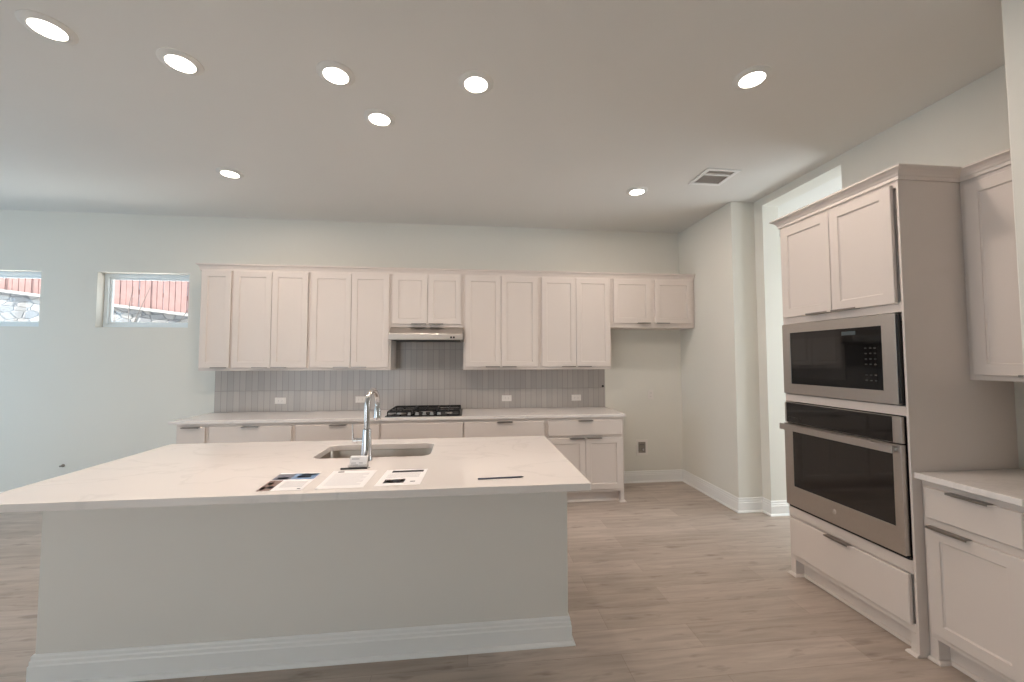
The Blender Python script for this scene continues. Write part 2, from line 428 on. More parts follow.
# ------------------------------------------------------------------ outside the high windows
struct('ground', MB().box(-16, 8, YB + 0.17, 16, -0.1, -0.02), GROUND)
struct('added_sun_blocker', MB().box(XL - 4.2, XL - 0.17, 0.2, 5.2, 2.62, 2.80), TRIM)  # unseen slab, added to keep the sun from entering the patio doors
YS = 7.7
def stone_top(x): return 2.712 + (x + 8.05) * (2.321 - 2.712) / (-5.039 + 8.05)
mb = MB(); xa, xb = -14.0, -1.5
mb.loops([[(x, YS, -0.02), (x, YS + 0.3, -0.02), (x, YS + 0.3, stone_top(x) - 0.05), (x, YS, stone_top(x) - 0.05)] for x in (xa, xb)])
rw = thing('retaining_wall', 'pale stone retaining wall with sloping top below the wooden fence outside', 'stone wall', (0, 0, 0), kind='thing')
mb.build('stonework', STONE, rw)
mb = MB()
mb.loops([[(x, YS - 0.03, stone_top(x) - 0.05), (x, YS + 0.33, stone_top(x) - 0.05), (x, YS + 0.33, stone_top(x)), (x, YS - 0.03, stone_top(x))] for x in (xa, xb)])
mb.build('coping', CAPST, rw)
fe = thing('wooden_fence', 'reddish wooden board fence standing above the stone wall outside the windows', 'fence', (0, 0, 0))
mb = MB(); x = xa
while x < xb:
    w = 0.092; dz = random.uniform(-0.02, 0.02)
    mb.box(x, x + w, YS + 0.42 + random.uniform(0, 0.008), YS + 0.445, stone_top(x) - 0.3, stone_top(x) + 1.75 + dz)
    x += w + random.uniform(0.008, 0.02)
mb.build('fence_boards', FENCE, fe)
for dz in (0.25, 1.4):
    mb = MB(); mb.loops([[(x, YS + 0.446, stone_top(x) + dz), (x, YS + 0.49, stone_top(x) + dz), (x, YS + 0.49, stone_top(x) + dz + 0.09), (x, YS + 0.446, stone_top(x) + dz + 0.09)] for x in (xa, xb)])
    mb.build('fence_rail', FENCE, fe)
mb = MB(); rs = random.Random(3)
for k in range(11):
    a = rs.uniform(-0.9, 0.9); p = [Vector((rs.uniform(-0.12, 0.12), rs.uniform(-0.1, 0.1), 0.0))]
    for i in range(9):
        a += rs.uniform(-0.25, 0.25); st = 0.3
        p.append(p[-1] + Vector((math.sin(a) * st * 0.62, rs.uniform(-0.03, 0.03), st * (0.8 + 0.2 * math.cos(a)))))
    mb.tube(p, [0.012 * (1 - 0.075 * i) for i in range(10)], 6)
tag(mb.build('bare_shrub', BARK, None, (-5.45, 7.0, -0.02), smooth=60), 'thin bare shrub in front of the stone wall outside the window nearest the cabinets', 'shrub')

# ------------------------------------------------------------------ cabinetry kit (local frame: x width, front faces -y, z up)
def shaker(mb, x0, x1, z0, z1, y=-0.02, t=0.019, rail=0.057, rec=0.009, ch=0.006):
    o = [(x0, z0), (x1, z0), (x1, z1), (x0, z1)]
    i1 = [(x0 + rail, z0 + rail), (x1 - rail, z0 + rail), (x1 - rail, z1 - rail), (x0 + rail, z1 - rail)]
    i2 = [(x0 + rail + ch, z0 + rail + ch), (x1 - rail - ch, z0 + rail + ch), (x1 - rail - ch, z1 - rail - ch), (x0 + rail + ch, z1 - rail - ch)]
    L = [[(a, y + t, b) for a, b in o], [(a, y + 0.002, b) for a, b in o]]
    e = 0.002
    o2 = [(x0 + e, z0 + e), (x1 - e, z0 + e), (x1 - e, z1 - e), (x0 + e, z1 - e)]
    L += [[(a, y, b) for a, b in o2], [(a, y, b) for a, b in i1], [(a, y + rec * 0.45, b) for a, b in i1], [(a, y + rec, b) for a, b in i2]]
    return mb.loops(L)
def slab_front(mb, x0, x1, z0, z1, y=-0.02, t=0.019, e=0.003):
    o = [(x0, z0), (x1, z0), (x1, z1), (x0, z1)]; q = [(x0 + e, z0 + e), (x1 - e, z0 + e), (x1 - e, z1 - e), (x0 + e, z1 - e)]
    return mb.loops([[(a, y + t, b) for a, b in o], [(a, y + e, b) for a, b in o], [(a, y, b) for a, b in q]])
def edge_pull(parent, xc, z, up=True, y=-0.02, w=0.155):
    """Slim tab pull hooked over the edge of a front."""
    s = 1 if up else -1; mb = MB()
    z0, z1 = sorted((z, z + s * 0.003)); mb.box(xc - w / 2, xc + w / 2, y - 0.020, y + 0.012, z0, z1)
    z0, z1 = sorted((z + s * 0.003, z - s * 0.007)); mb.box(xc - w / 2, xc + w / 2, y - 0.023, y - 0.020, z0, z1)
    return mb.build('handle', NICKEL, parent, bevel=0.0008)
def door(parent, x0, x1, z0, z1, pull=None, up=False):
    d = shaker(MB(), x0, x1, z0, z1).build('door', CAB, parent)
    if pull == 'left': edge_pull(d, x0 + 0.012 + 0.0775, z1 if up else z0, up)
    if pull == 'right': edge_pull(d, x1 - 0.012 - 0.0775, z1 if up else z0, up)
    if pull == 'mid': edge_pull(d, (x0 + x1) / 2, z1 if up else z0, up)
    return d
def drawer(parent, x0, x1, z0, z1, pull=True, pc=None):
    d = slab_front(MB(), x0, x1, z0, z1).build('drawer', CAB, parent)
    if pull: edge_pull(d, (x0 + x1) / 2 if pc is None else pc, z1, True)
    return d

# wall cabinets along the back wall
YU = YB - 0.3265                          # face-frame plane of the wall cabinets
UB, UT = 1.375, 2.445
def wall_cabinet(name, label, x0, x1, z0, doors, dz0, dz1, group='wall cabinets along the back wall'):
    t = thing(name, label, 'wall cabinet', (x0, YU, z0), 0, group)
    w = x1 - x0
    MB().box(0.0005, w - 0.0005, 0, YB - YU - 0.001, 0, UT - z0).build('cabinet_body', CAB, t, bevel=0.0015)
    for a, b, pull in doors: door(t, a - x0, b - x0, dz0 - z0, dz1 - z0, pull)
    return t
D0, D1 = 1.405, 2.402
wall_cabinet('wall_cabinet', 'narrow single-door white wall cabinet at the window end of the row', -2.737, -2.427, UB, [(-2.721, -2.437, 'right')], D0, D1)
wall_cabinet('wall_cabinet', 'tall two-door white wall cabinet beside the narrow single-door one', -2.427, -1.665, UB, [(-2.415, -2.0425, 'right'), (-2.0385, -1.682, 'left')], D0, D1)
wall_cabinet('wall_cabinet', 'tall two-door white wall cabinet touching the range hood on its window side', -1.665, -0.832, UB, [(-1.650, -1.2455, 'right'), (-1.2415, -0.853, 'left')], D0, D1)
wall_cabinet('wall_cabinet', 'short two-door white wall cabinet directly above the range hood', -0.832, -0.062, 1.835, [(-0.815, -0.449, 'right'), (-0.445, -0.088, 'left')], 1.869, D1)
wall_cabinet('wall_cabinet', 'tall two-door white wall cabinet touching the range hood on its fridge-gap side', -0.062, 0.781, UB, [(-0.041, 0.3475, 'right'), (0.3515, 0.757, 'left')], D0, D1)
wall_cabinet('wall_cabinet', 'tall two-door white wall cabinet next to the short one over the fridge gap', 0.781, 1.604, UB, [(0.805, 1.1945, 'right'), (1.1985, 1.590, 'left')], D0, D1)
wall_cabinet('wall_cabinet', 'short two-door white wall cabinet over the empty fridge gap', 1.604, 2.615, 1.849, [(1.636, 2.078, 'right'), (2.129, 2.578, 'left')], 1.899, D1)
CROWNP = [(0.0, 0.0), (0.010, 0.0), (0.010, 0.018), (0.014, 0.022), (0.018, 0.032), (0.028, 0.045), (0.040, 0.054), (0.044, 0.056), (0.044, 0.066), (0.0, 0.066)]
cp = [(d * 0.82, z * 1.08 + 2.403) for d, z in CROWNP]
tag(MB().sweep([(-2.7375, YB - 0.001), (-2.7375, YU - 0.0005), (2.6155, YU - 0.0005)], cp, -1).build('crown_molding', CAB), 'white crown moulding along the top of the back wall cabinets', 'moulding', kind='thing')

# base cabinets along the back wall
YF = YB - 0.615
CH = 0.884
def base_cabinet(label, x0, x1, build_fronts, foot_l=False, foot_r=False, name='base_cabinet'):
    t = thing(name, label, 'base cabinet', (x0, YF, 0), 0, 'base cabinets under the back worktop')
    w = x1 - x0; dp = YB - YF - 0.001
    mb = MB().box(0.0005, w - 0.0005, 0, dp, 0.11, CH - 0.0005)
    if foot_l: mb.box(0.0005, 0.04, 0, dp, 0, 0.11)
    if foot_r: mb.box(w - 0.04, w - 0.0005, 0, dp, 0, 0.11)
    mb.build('cabinet_body', CAB, t, bevel=0.0015)
    toe(t, w, foot_l, foot_r)
    build_fronts(t, x0)
    return t
QR = [(0.0, 0.0), (0.016, 0.0), (0.015, 0.006), (0.011, 0.012), (0.005, 0.0155), (0.0, 0.0165)]
LEG = 0.04
def toe(t, w, fl, fr, rec=0.062, ol=True, orr=True):
    """Recessed toe board and the shoe moulding that runs round the legs; ol / orr: moulding returns along that outer side."""
    mb = MB().box(LEG + 0.0005 if fl else 0.001, w - LEG - 0.0005 if fr else w - 0.001, rec, rec + 0.018, 0, 0.109)
    mb.build('toe_kick', CAB, t)
    path = []
    if fl: path += ([(-0.0005, 0.16), (-0.0005, 0.0)] if ol else [(0.0005, 0.0)]) + [(LEG + 0.0005, 0.0), (LEG + 0.0005, rec)]
    else: path += [(0.001, rec)]
    if fr: path += [(w - LEG - 0.0005, rec), (w - LEG - 0.0005, 0.0)] + ([(w + 0.0005, 0.0), (w + 0.0005, 0.16)] if orr else [(w - 0.0005, 0.0)])
    else: path += [(w - 0.001, rec)]
    MB().sweep(path, QR, -1).build('shoe_molding', CAB, t)
DZ0, DZ1, LZ0, LZ1 = 0.698, 0.853, 0.142, 0.672
def fr_std(xs, pull=True, one=None):
    def f(t, o):
        a, b = xs
        drawer(t, a - o, b - o, DZ0, DZ1, pull)
        if one: door(t, a - o, b - o, LZ0, LZ1, one, True)
        else:
            c = (a + b) / 2
            door(t, a - o, c - 0.002 - o, LZ0, LZ1, 'right', True); door(t, c + 0.002 - o, b - o, LZ0, LZ1, 'left', True)
    return f
base_cabinet('narrow white base cabinet at the window end of the back worktop', -2.725, -2.447, fr_std((-2.708, -2.466), one='right'), foot_l=True)
base_cabinet('white base cabinet next to the narrow end one, wide top drawer with pull', -2.447, -1.673, fr_std((-2.430, -1.694)))
base_cabinet('white base cabinet behind the faucet, between two other base cabinets', -1.673, -0.863, fr_std((-1.653, -0.874)))
base_cabinet('white base cabinet under the gas cooktop with a blank front without pull', -0.863, -0.050, fr_std((-0.852, -0.060), pull=False))
base_cabinet('white base cabinet just past the cooktop on the fridge-gap side', -0.050, 0.791, fr_std((-0.040, 0.768)))
base_cabinet('white end base cabinet beside the fridge gap with drawer over two visible doors', 0.791, 1.622, fr_std((0.814, 1.598)), foot_r=True)

tag(MB().box(-2.783, 1.638, YB - 0.64, YB - 0.0005, CH, 0.914).build('worktop', QUARTZ, bevel=0.003), 'long pale quartz worktop along the back wall', 'countertop', kind='thing')
bs = MB()
z0 = 0.9145 - 0.9145
bs.box(0, 4.40, 0, 0.0095, 0, 1.3745 - 0.9145)
bs.box(1.9285, 2.6985, 0, 0.0095, 1.3745 - 0.9145, 1.834 - 0.9145)
tag(bs.build('backsplash', TILE, None, (-2.76, YB - 0.0105, 0.9145)), 'grey vertical stacked-tile backsplash above the back worktop', 'backsplash')

# ------------------------------------------------------------------ range hood
hd = thing('range_hood', 'stainless range hood under the short wall cabinet above the cooktop', 'range hood', (-0.830, YB - 0.011, 1.692))
w = 0.764
prof = [(-0.001, 0.0), (-0.001, 0.1425), (-0.345, 0.1425), (-0.352, 0.136), (-0.458, 0.068), (-0.461, 0.060), (-0.466, 0.004), (-0.462, 0.0)]
MB().prism_x(prof, 0.001, w).build('hood_canopy', STEEL, hd, bevel=0.002)
MB().box(0.03, w - 0.03, -0.43, -0.05, -0.006, -0.0005).build('filter', DARK, hd)
for dx in (0.632, 0.660): MB().box(dx, dx + 0.02, -0.4685, -0.4655, 0.018, 0.038).build('button', DARK, hd, bevel=0.001)

# ------------------------------------------------------------------ cooktop
ct = thing('gas_cooktop', 'black gas cooktop with cast iron grates set on the back worktop', 'cooktop', (-0.835, YB - 0.585, 0.9145))
cw, cd = 0.765, 0.53
MB().loops([rrect(0, cw, 0, cd, 0.012, 0.0), rrect(0, cw, 0, cd, 0.012, 0.006), rrect(0.008, cw - 0.008, 0.008, cd - 0.008, 0.01, 0.010)]).build('cooktop_pan', BLACK, ct, smooth=30)
for gx0, gx1 in ((0.02, 0.262), (0.264, 0.501), (0.503, 0.745)):
    mb = MB(); h0, h1 = 0.040, 0.053; b = 0.011; ya, yb = (0.012, 0.515) if gx0 != 0.264 else (0.10, 0.515)
    mb.box(gx0, gx1, ya, ya + b, h0, h1).box(gx0, gx1, yb - b, yb, h0, h1).box(gx0, gx0 + b, ya, yb, h0, h1).box(gx1 - b, gx1, ya, yb, h0, h1)
    xm = (gx0 + gx1) / 2; mb.box(xm - b / 2, xm + b / 2, ya, yb, h0, h1)
    for f in (0.2, 0.5, 0.8): yy = ya + (yb - ya) * f; mb.box(gx0, gx1, yy - b / 2, yy + b / 2, h0, h1)
    for px in (gx0, gx1 - b):
        for py in (ya, yb - b): mb.box(px, px + b, py, py + b, 0.0095, h0)
    mb.build('grate', IRON, ct, bevel=0.0015)
for bx_, by_, r in ((0.14, 0.15, 0.04), (0.14, 0.39, 0.032), (0.383, 0.31, 0.05), (0.625, 0.15, 0.032), (0.625, 0.39, 0.04)):
    MB().lathe((bx_, by_, 0.0), [(r * 1.15, 0.0098), (r * 1.15, 0.016), (r, 0.018), (r, 0.026), (r * 0.9, 0.029)], 24).build('burner', SINKM, ct, smooth=40)
for k in range(5):
    MB().lathe((0.235 + 0.074 * k, 0.055, 0.0), [(0.021, 0.0098), (0.021, 0.014), (0.017, 0.016), (0.0155, 0.034), (0.012, 0.036)], 20).build('knob', STEEL, ct, smooth=40)

# ------------------------------------------------------------------ island
IX0, IX1, IY0, IY1 = -1.982, 0.526, 2.115, 2.925
ICH = 0.879
isl = thing('island_cabinet', 'long white panelled kitchen island body carrying the sink worktop', 'kitchen island', (IX0, IY0, 0))
w, d = IX1 - IX0, IY1 - IY0; th = 0.02
mb = MB().box(0, w, 0, 0.11, 0, ICH - 0.0005)
mb.box(0, th, 0.11, d, 0, ICH - 0.0005).box(w - th, w, 0.11, d, 0, ICH - 0.0005)
mb.box(th, w - th, d - th, d, 0.11, ICH - 0.0005).box(th, w - th, 0.11, d - th, 0.11, 0.13).box(th, w - th, d - 0.09, d - 0.075, 0, 0.11)
mb.build('island_body', ISLP, isl, bevel=0.003)
BASEI = BASEP
MB().sweep([(0, d - 0.001), (0, 0), (w, 0), (w, d - 0.001)], BASEI, -1).sweep([(0, d - 0.001), (0, 0), (w, 0), (w, d - 0.001)], SHOEP, -1).build('baseboard', TRIM, isl)
# kitchen-side fronts, back to back with the seating side
for a, b in ((0.03, 0.60), (0.60, 1.04), (1.04, 1.84), (1.84, 2.48)):
    mb = MB(); shaker(mb, a + 0.006, b - 0.006, 0.142, 0.85)
    mb.v = [(x, d + (-y), z) for x, y, z in mb.v]
    mb.build('door', CAB, isl)

def island_top():
    X0, X1_, Y0, Y1, zb, zt = -2.018, 0.567, 1.819, 2.967, ICH, 0.914
    bm = bmesh.new()
    outer = [bm.verts.new((x, y, zt)) for x, y in ((X0, Y0), (X1_, Y0), (X1_, Y1), (X0, Y1))]
    inner = [bm.verts.new(p) for p in rrect(-0.912, -0.232, 2.436, 2.800, 0.06, zt, 8)]
    es = []
    for l in (outer, inner):
        for i in range(len(l)): es.append(bm.edges.new((l[i], l[(i + 1) % len(l)])))
    bmesh.ops.triangle_fill(bm, use_beauty=True, edges=es)
    for f in bm.faces:
        if f.normal.z < 0: f.normal_flip()
    r = bmesh.ops.extrude_face_region(bm, geom=list(bm.faces))
    for v in r['geom']:
        if isinstance(v, bmesh.types.BMVert): v.co.z = zb
    bmesh.ops.recalc_face_normals(bm, faces=bm.faces)
    me = bpy.data.meshes.new('island_worktop'); bm.to_mesh(me); bm.free(); me.materials.append(QUARTZ)
    o = bpy.data.objects.new('island_worktop', me); COL.objects.link(o)
    b = o.modifiers.new('edge', 'BEVEL'); b.width = 0.003; b.segments = 2; b.limit_method = 'ANGLE'; b.angle_limit = math.radians(50)
    return o
tag(island_top(), 'white veined quartz worktop of the island with an undermount sink cut-out', 'countertop', kind='thing')

# undermount sink
sk = thing('sink', 'undermount stainless sink in the island worktop behind the faucet', 'sink', (-0.572, 2.618, 0.650))
hx, hy = 0.345, 0.187
mb = MB()
def lp(inset, z, r): return rrect(-hx + inset, hx - inset, -hy + inset, hy - inset, max(r - inset, 0.02), z, 8)
top = 0.2285
mb.loops([lp(-0.02, top, 0.065), lp(0.0, top, 0.065), lp(0.002, top - 0.004, 0.065), lp(0.006, 0.05, 0.065), lp(0.014, 0.026, 0.065), lp(0.03, 0.012, 0.085), lp(0.06, 0.006, 0.1),
          lp(0.06, 0.0, 0.1), lp(0.025, 0.004, 0.085), lp(0.004, 0.022, 0.065), lp(-0.002, 0.05, 0.065), lp(-0.004, top - 0.006, 0.065), lp(-0.02, top - 0.003, 0.065), lp(-0.02, top, 0.065)], cap0=False, cap1=False)
# basin floor, inner and outer
n = len(lp(0.06, 0, 0.1))
mb.add(lp(0.06, 0.006, 0.1), [tuple(range(n))]); mb.add(lp(0.06, 0.0, 0.1), [tuple(range(n))])
mb.build('basin', SINKM, sk, smooth=40, weld=True)
MB().lathe((0, 0.05, 0.0065), [(0.055, 0.0), (0.055, 0.003), (0.045, 0.004), (0.03, 0.001)], 28).build('drain', CHROME, sk, smooth=40)

# faucet
fx, fy = -0.580, 2.366
fa = thing('kitchen_faucet', 'tall chrome gooseneck faucet standing on the island in front of the sink', 'faucet', (fx, fy, 0.9145))
MB().lathe((0, 0, 0), [(0.033, 0.0), (0.033, 0.006), (0.0315, 0.009), (0.030, 0.03), (0.0235, 0.172), (0.0225, 0.176), (0.0165, 0.180)], 28).build('faucet_body', CHROME, fa, smooth=35)
R = 0.090; zc = 0.300; dirx, diry = 0.10, 0.995
pts = [(0, 0, 0.17), (0, 0, 0.24), (0, 0, zc)]
for i in range(1, 15):
    a = PI * i / 15; s_ = R - R * math.cos(a); pts.append((dirx * s_, diry * s_, zc + R * math.sin(a)))
ex, ey = dirx * 2 * R, diry * 2 * R
pts.append((ex, ey, zc)); pts.append((ex, ey, zc - 0.012))
MB().tube(pts, 0.0152, 18).build('spout', CHROME, fa, smooth=40)
MB().lathe((ex, ey, zc - 0.098), [(0.0205, 0.0), (0.0215, 0.003), (0.0215, 0.018), (0.0170, 0.085), (0.0156, 0.0875)], 24).build('spray_head', CHROME, fa, smooth=35)
lv = MB().lathe((-0.018, 0, 0.112), [(0.0135, 0.0), (0.0135, -0.032), (0.0155, -0.034), (0.0155, -0.052), (0.012, -0.054)], 20, axis='x').build('lever_stem', CHROME, fa, smooth=35)
MB().loops([rrect(-0.078, -0.066, -0.009, 0.009, 0.004, 0.104, 3), rrect(-0.0805, -0.0735, -0.008, 0.008, 0.003, 0.15, 3), rrect(-0.082, -0.077, -0.007, 0.007, 0.002, 0.206, 3)]).build('lever', CHROME, fa, smooth=50)

# ------------------------------------------------------------------ papers and small things on the island
ZT = 0.9145
def sheet(name, label, cat, corners, rects, group=None):
    """Printed sheet: corners nl, nr, fr, fl on the worktop; rects in sheet units (u across, v away from the camera)."""
    nl, nr, fr, fl = [Vector(c) for c in corners]
    c0 = (nl + nr + fr + fl) / 4
    P = lambda u, v, z: ((nl * (1 - u) * (1 - v) + nr * u * (1 - v) + fr * u * v + fl * (1 - u) * v - c0).x, (nl * (1 - u) * (1 - v) + nr * u * (1 - v) + fr * u * v + fl * (1 - u) * v - c0).y, z)
    mb = MB()
    mb.loops([[P(0, 0, z), P(1, 0, z), P(1, 1, z), P(0, 1, z)] for z in (0.0, 0.0008)], material=PAPER)
    for u0, u1, v0, v1, mt in rects:
        mb.loops([[P(u0, v0, z), P(u1, v0, z), P(u1, v1, z), P(u0, v1, z)] for z in (0.0008, 0.00095)], material=mt)
    return tag(mb.build(name, PAPER, None, (c0.x, c0.y, ZT)), label, cat, group)
ra = [(0.0, 0.30, 0.0, 0.55, PHD), (0.03, 0.13, 0.06, 0.20, PHW), (0.15, 0.28, 0.12, 0.24, PHS), (0.06, 0.18, 0.30, 0.42, PHW), (0.0, 0.42, 0.58, 0.93, PHG), (0.10, 0.36, 0.62, 0.72, PHS), (0.42, 0.99, 0.58, 0.93, PHB), (0.52, 0.86, 0.68, 0.80, PHW), (0.55, 0.95, 0.82, 0.92, PHS)]
ra += [(0.40, 0.92, 0.44 - 0.055 * k, 0.455 - 0.055 * k, INK) for k in range(6)] + [(0.86, 0.93, 0.05, 0.09, INKD)]
sheet('flyer', 'glossy photo flyer with blue and brown pictures, on the island beside the typed page', 'flyer', [(-0.925, 1.866), (-0.731, 1.864), (-0.744, 2.142), (-0.940, 2.146)], ra, 'sheets on the island')
rb = [(0.13, 0.27, 0.90, 0.96, INKD)] + [(0.10, 0.88 - 0.10 * (k % 4 == 3), 0.82 - 0.052 * k, 0.832 - 0.052 * k, INK) for k in range(14)]
sheet('flyer', 'plain typed white page with a small dark emblem, lying between two printed flyers', 'flyer', [(-0.678, 1.866), (-0.472, 1.871), (-0.471, 2.148), (-0.690, 2.153)], rb, 'sheets on the island')
rc = [(0.16, 0.92, 0.80, 0.935, INKD)] + [(0.12, 0.88, 0.72 - 0.06 * k, 0.732 - 0.06 * k, INK) for k in range(5)] + [(0.14, 0.60, 0.14, 0.36, INKD), (0.18, 0.30, 0.2, 0.3, PHW), (0.36, 0.45, 0.17, 0.25, PHS), (0.48, 0.57, 0.22, 0.33, PHW), (0.74, 0.85, 0.18, 0.22, INKD)]
sheet('flyer', 'white flyer with a dark title bar and small dark picture, nearest the island pencil', 'flyer', [(-0.427, 1.880), (-0.222, 1.886), (-0.212, 2.146), (-0.419, 2.141)], rc, 'sheets on the island')
# business cards in a clear stand
bc = thing('card_holder', 'clear stand of white business cards at the foot of the faucet', 'card holder', (-0.588, 2.222, ZT), math.radians(-3))
mb = MB().box(-0.05, 0.05, -0.028, 0.028, 0, 0.003)
mb.loops([[(x, 0.0135, 0.003), (x, 0.0165, 0.003), (x, 0.0365, 0.052), (x, 0.0335, 0.052)] for x in (-0.05, 0.05)])
mb.box(-0.05, 0.05, -0.012, -0.009, 0.003, 0.016)
mb.build('stand', ACRYL, bc)
mb = MB()
def leaned(x0, x1, y0, y1, z0, z1, m): 
    q = 0.40
    mb.loops([[(x, y0 + z0 * q, z0), (x, y1 + z0 * q, z0), (x, y1 + z1 * q, z1), (x, y0 + z1 * q, z1)] for x in (x0, x1)], material=m)
leaned(-0.0445, 0.0445, -0.008, 0.0115, 0.0035, 0.0525, PAPER)
for a, b, c, d_ in ((-0.035, 0.005, 0.039, 0.043), (-0.035, -0.01, 0.020, 0.023), (0.005, 0.025, 0.020, 0.023), (-0.035, 0.0, 0.012, 0.014)): leaned(a, b, -0.0085, -0.008, c, d_, INK)
mb.build('business_cards', PAPER, bc)
def stick(name, label, cat, a, b, r, m, tipm, tip=True):
    A, B = Vector((*a, ZT + r)), Vector((*b, ZT + r)); L = (B - A).length; c = (A + B) / 2
    t = thing(name, label, cat, (c.x, c.y, ZT), math.atan2(B.y - A.y, B.x - A.x))
    MB().lathe((0, 0, r), [(r * 0.8, -L / 2), (r, -L / 2 + 0.003), (r, L / 2 - 0.014)], 14, axis='x').build('barrel', m, t, smooth=40)
    MB().lathe((0, 0, r), [(r, L / 2 - 0.0139), (r * 0.25, L / 2)], 14, axis='x').build('tip', tipm, t, smooth=40)
    return t
stick('pen', 'black pen lying between the card stand and the typed page', 'pen', (-0.664, 2.180), (-0.515, 2.184), 0.0045, PENB, CHROME)
stick('pencil', 'slim blue-grey pencil lying alone on the bare end of the island', 'pencil', (0.044, 1.928), (0.267, 1.940), 0.0036, PENCILM, PENB)

# ------------------------------------------------------------------ oven tower (faces -x: local x runs toward the camera)
XT, YT0 = 2.236, 2.602
RZ = -PI / 2
TWW, TWD = 0.792, X2 - 2.236 - 0.001
tw = thing('oven_cabinet', 'tall white cabinet tower holding the microwave and wall oven', 'tall cabinet', (XT, YT0, 0), RZ)
mb = MB(); s = 0.012
mb.box(0, s, 0, TWD, 0, UT + 0.02).box(TWW - s, TWW, 0, TWD, 0, UT + 0.02).box(s, TWW - s, TWD - 0.01, TWD, 0.11, UT + 0.02)
for a, b in ((0.11, 0.155), (0.40, 0.468), (1.194, 1.244), (1.733, 1.785), (2.392, UT + 0.02)): mb.box(s, TWW - s, 0.0, 0.022, a, b)
for a, b in ((0.11, 0.13), (0.44, 0.46), (1.2, 1.22), (1.745, 1.765), (2.42, 2.44)): mb.box(s, TWW - s, 0.022, TWD - 0.01, a, b)
mb.box(s, 0.04, 0, TWD, 0, 0.11).box(TWW - 0.04, TWW - s, 0, TWD, 0, 0.11)
mb.box(s, TWW - s, 0.022, 0.03, 1.785, 2.392).box(s, TWW - s, 0.022, 0.03, 0.155, 0.40)
mb.build('cabinet_body', CAB, tw, bevel=0.0015)
toe(tw, TWW, True, True, orr=False)
door(tw, 0.020, 0.4005, 1.779, 2.408, 'right'); door(tw, 0.4045, 0.766, 1.779, 2.408, 'left')
drawer(tw, 0.026, 0.770, 0.150, 0.398, True, 0.385)

mw_ = thing('microwave', 'built-in stainless microwave with black glass front above the wall oven', 'microwave', (XT, YT0, 1.2445), RZ)
def Z(z): return z - 1.2445
mb = MB(); x0, x1, a0, a1, b0, b1 = 0.013, 0.765, 0.078, 0.692, 1.318, 1.668
yf, yb_ = -0.022, -0.0005
mb.loops([[(x0, yb_, Z(1.250)), (x1, yb_, Z(1.250)), (x1, yb_, Z(1.728)), (x0, yb_, Z(1.728))], [(x0, yf, Z(1.250)), (x1, yf, Z(1.250)), (x1, yf, Z(1.728)), (x0, yf, Z(1.728))],
          [(a0, yf, Z(b0)), (a1, yf, Z(b0)), (a1, yf, Z(b1)), (a0, yf, Z(b1))], [(a0, yf + 0.004, Z(b0)), (a1, yf + 0.004, Z(b0)), (a1, yf + 0.004, Z(b1)), (a0, yf + 0.004, Z(b1))]], cap0=False, cap1=False)
mb.build('trim_frame', STEEL, mw_, bevel=0.001)
g = MB().box(a0 + 0.0005, a1 - 0.0005, yf + 0.0035, -0.001, Z(b0) + 0.0005, Z(b1) - 0.0005).build('glass_front', BLACK, mw_)
MB().box(a0 + 0.02, a0 + 0.40, yf + 0.0028, yf + 0.0035, Z(b0) + 0.045, Z(b1) - 0.045).build('viewing_window', GLASSIN, g)
MB().box(0.46, 0.545, yf + 0.0028, yf + 0.0035, Z(1.628), Z(1.650)).build('display', DISPLAY, g)
mb = MB()                                          # one printed sheet of key marks, a grid whose cells are ink or glass
xs = [0.594 + 0.013 * i for i in range(6)]; zs = [1.352] + [1.352 + 0.03 * r_ + d_ for r_ in range(7) for d_ in (0.013, 0.020)] + [1.575]
vs = [(x_, yf + 0.0029, Z(z_)) for z_ in zs for x_ in xs]
for j in range(len(zs) - 1):
    for i in range(5):
        q = j * 6 + i; key = j % 2 == 1 and i % 2 == 0 and j != 5
        mb.f.append((q, q + 1, q + 7, q + 6)); mb.m.append(mb.mi(KEYS if key else BLACK))
mb.v = vs
mb.build('control_print', KEYS, g)
MB().box(0.7655, 0.776, -0.016, -0.001, Z(1.258), Z(1.722)).build('side_vent', DARK, mw_)
MB().box(0.03, 0.76, 0.032, 0.45, Z(1.246), Z(1.69)).build('microwave_body', DARK, mw_)
MB().box(0.05, 0.74, 0.0, 0.0319, Z(1.26), Z(1.70)).build('throat', DARK, mw_)

ov = thing('wall_oven', 'built-in stainless wall oven with black glass door below the microwave', 'oven', (XT, YT0, 0.4605), RZ)
def Z(z): return z - 0.4605
x0, x1 = 0.013, 0.772
MB().box(0.03, 0.765, 0.0235, 0.55, Z(0.4615), Z(1.185)).build('oven_body', DARK, ov)
MB().box(0.02, 0.776, -0.012, -0.0006, Z(0.470), Z(0.486)).build('bottom_vent', DARK, ov)
mb = MB().box(x0, x1, -0.022, -0.0005, Z(1.050), Z(1.188)); mb.build('control_panel', STEEL, ov, bevel=0.003)
cp_ = MB().box(x0 + 0.018, 0.728, -0.0245, -0.0222, Z(1.053), Z(1.186)).build('control_glass', BLACK, ov, bevel=0.001)
mb = MB()
for k in range(5): mb.box(0.045 + 0.024 * k, 0.045 + 0.024 * k + 0.011, -0.0250, -0.0246, Z(1.085), Z(1.091))
mb.build('control_marks', KEYS, cp_)
mb = MB(); a0, a1, b0, b1 = 0.083, 0.730, 0.622, 1.005; yf = -0.030
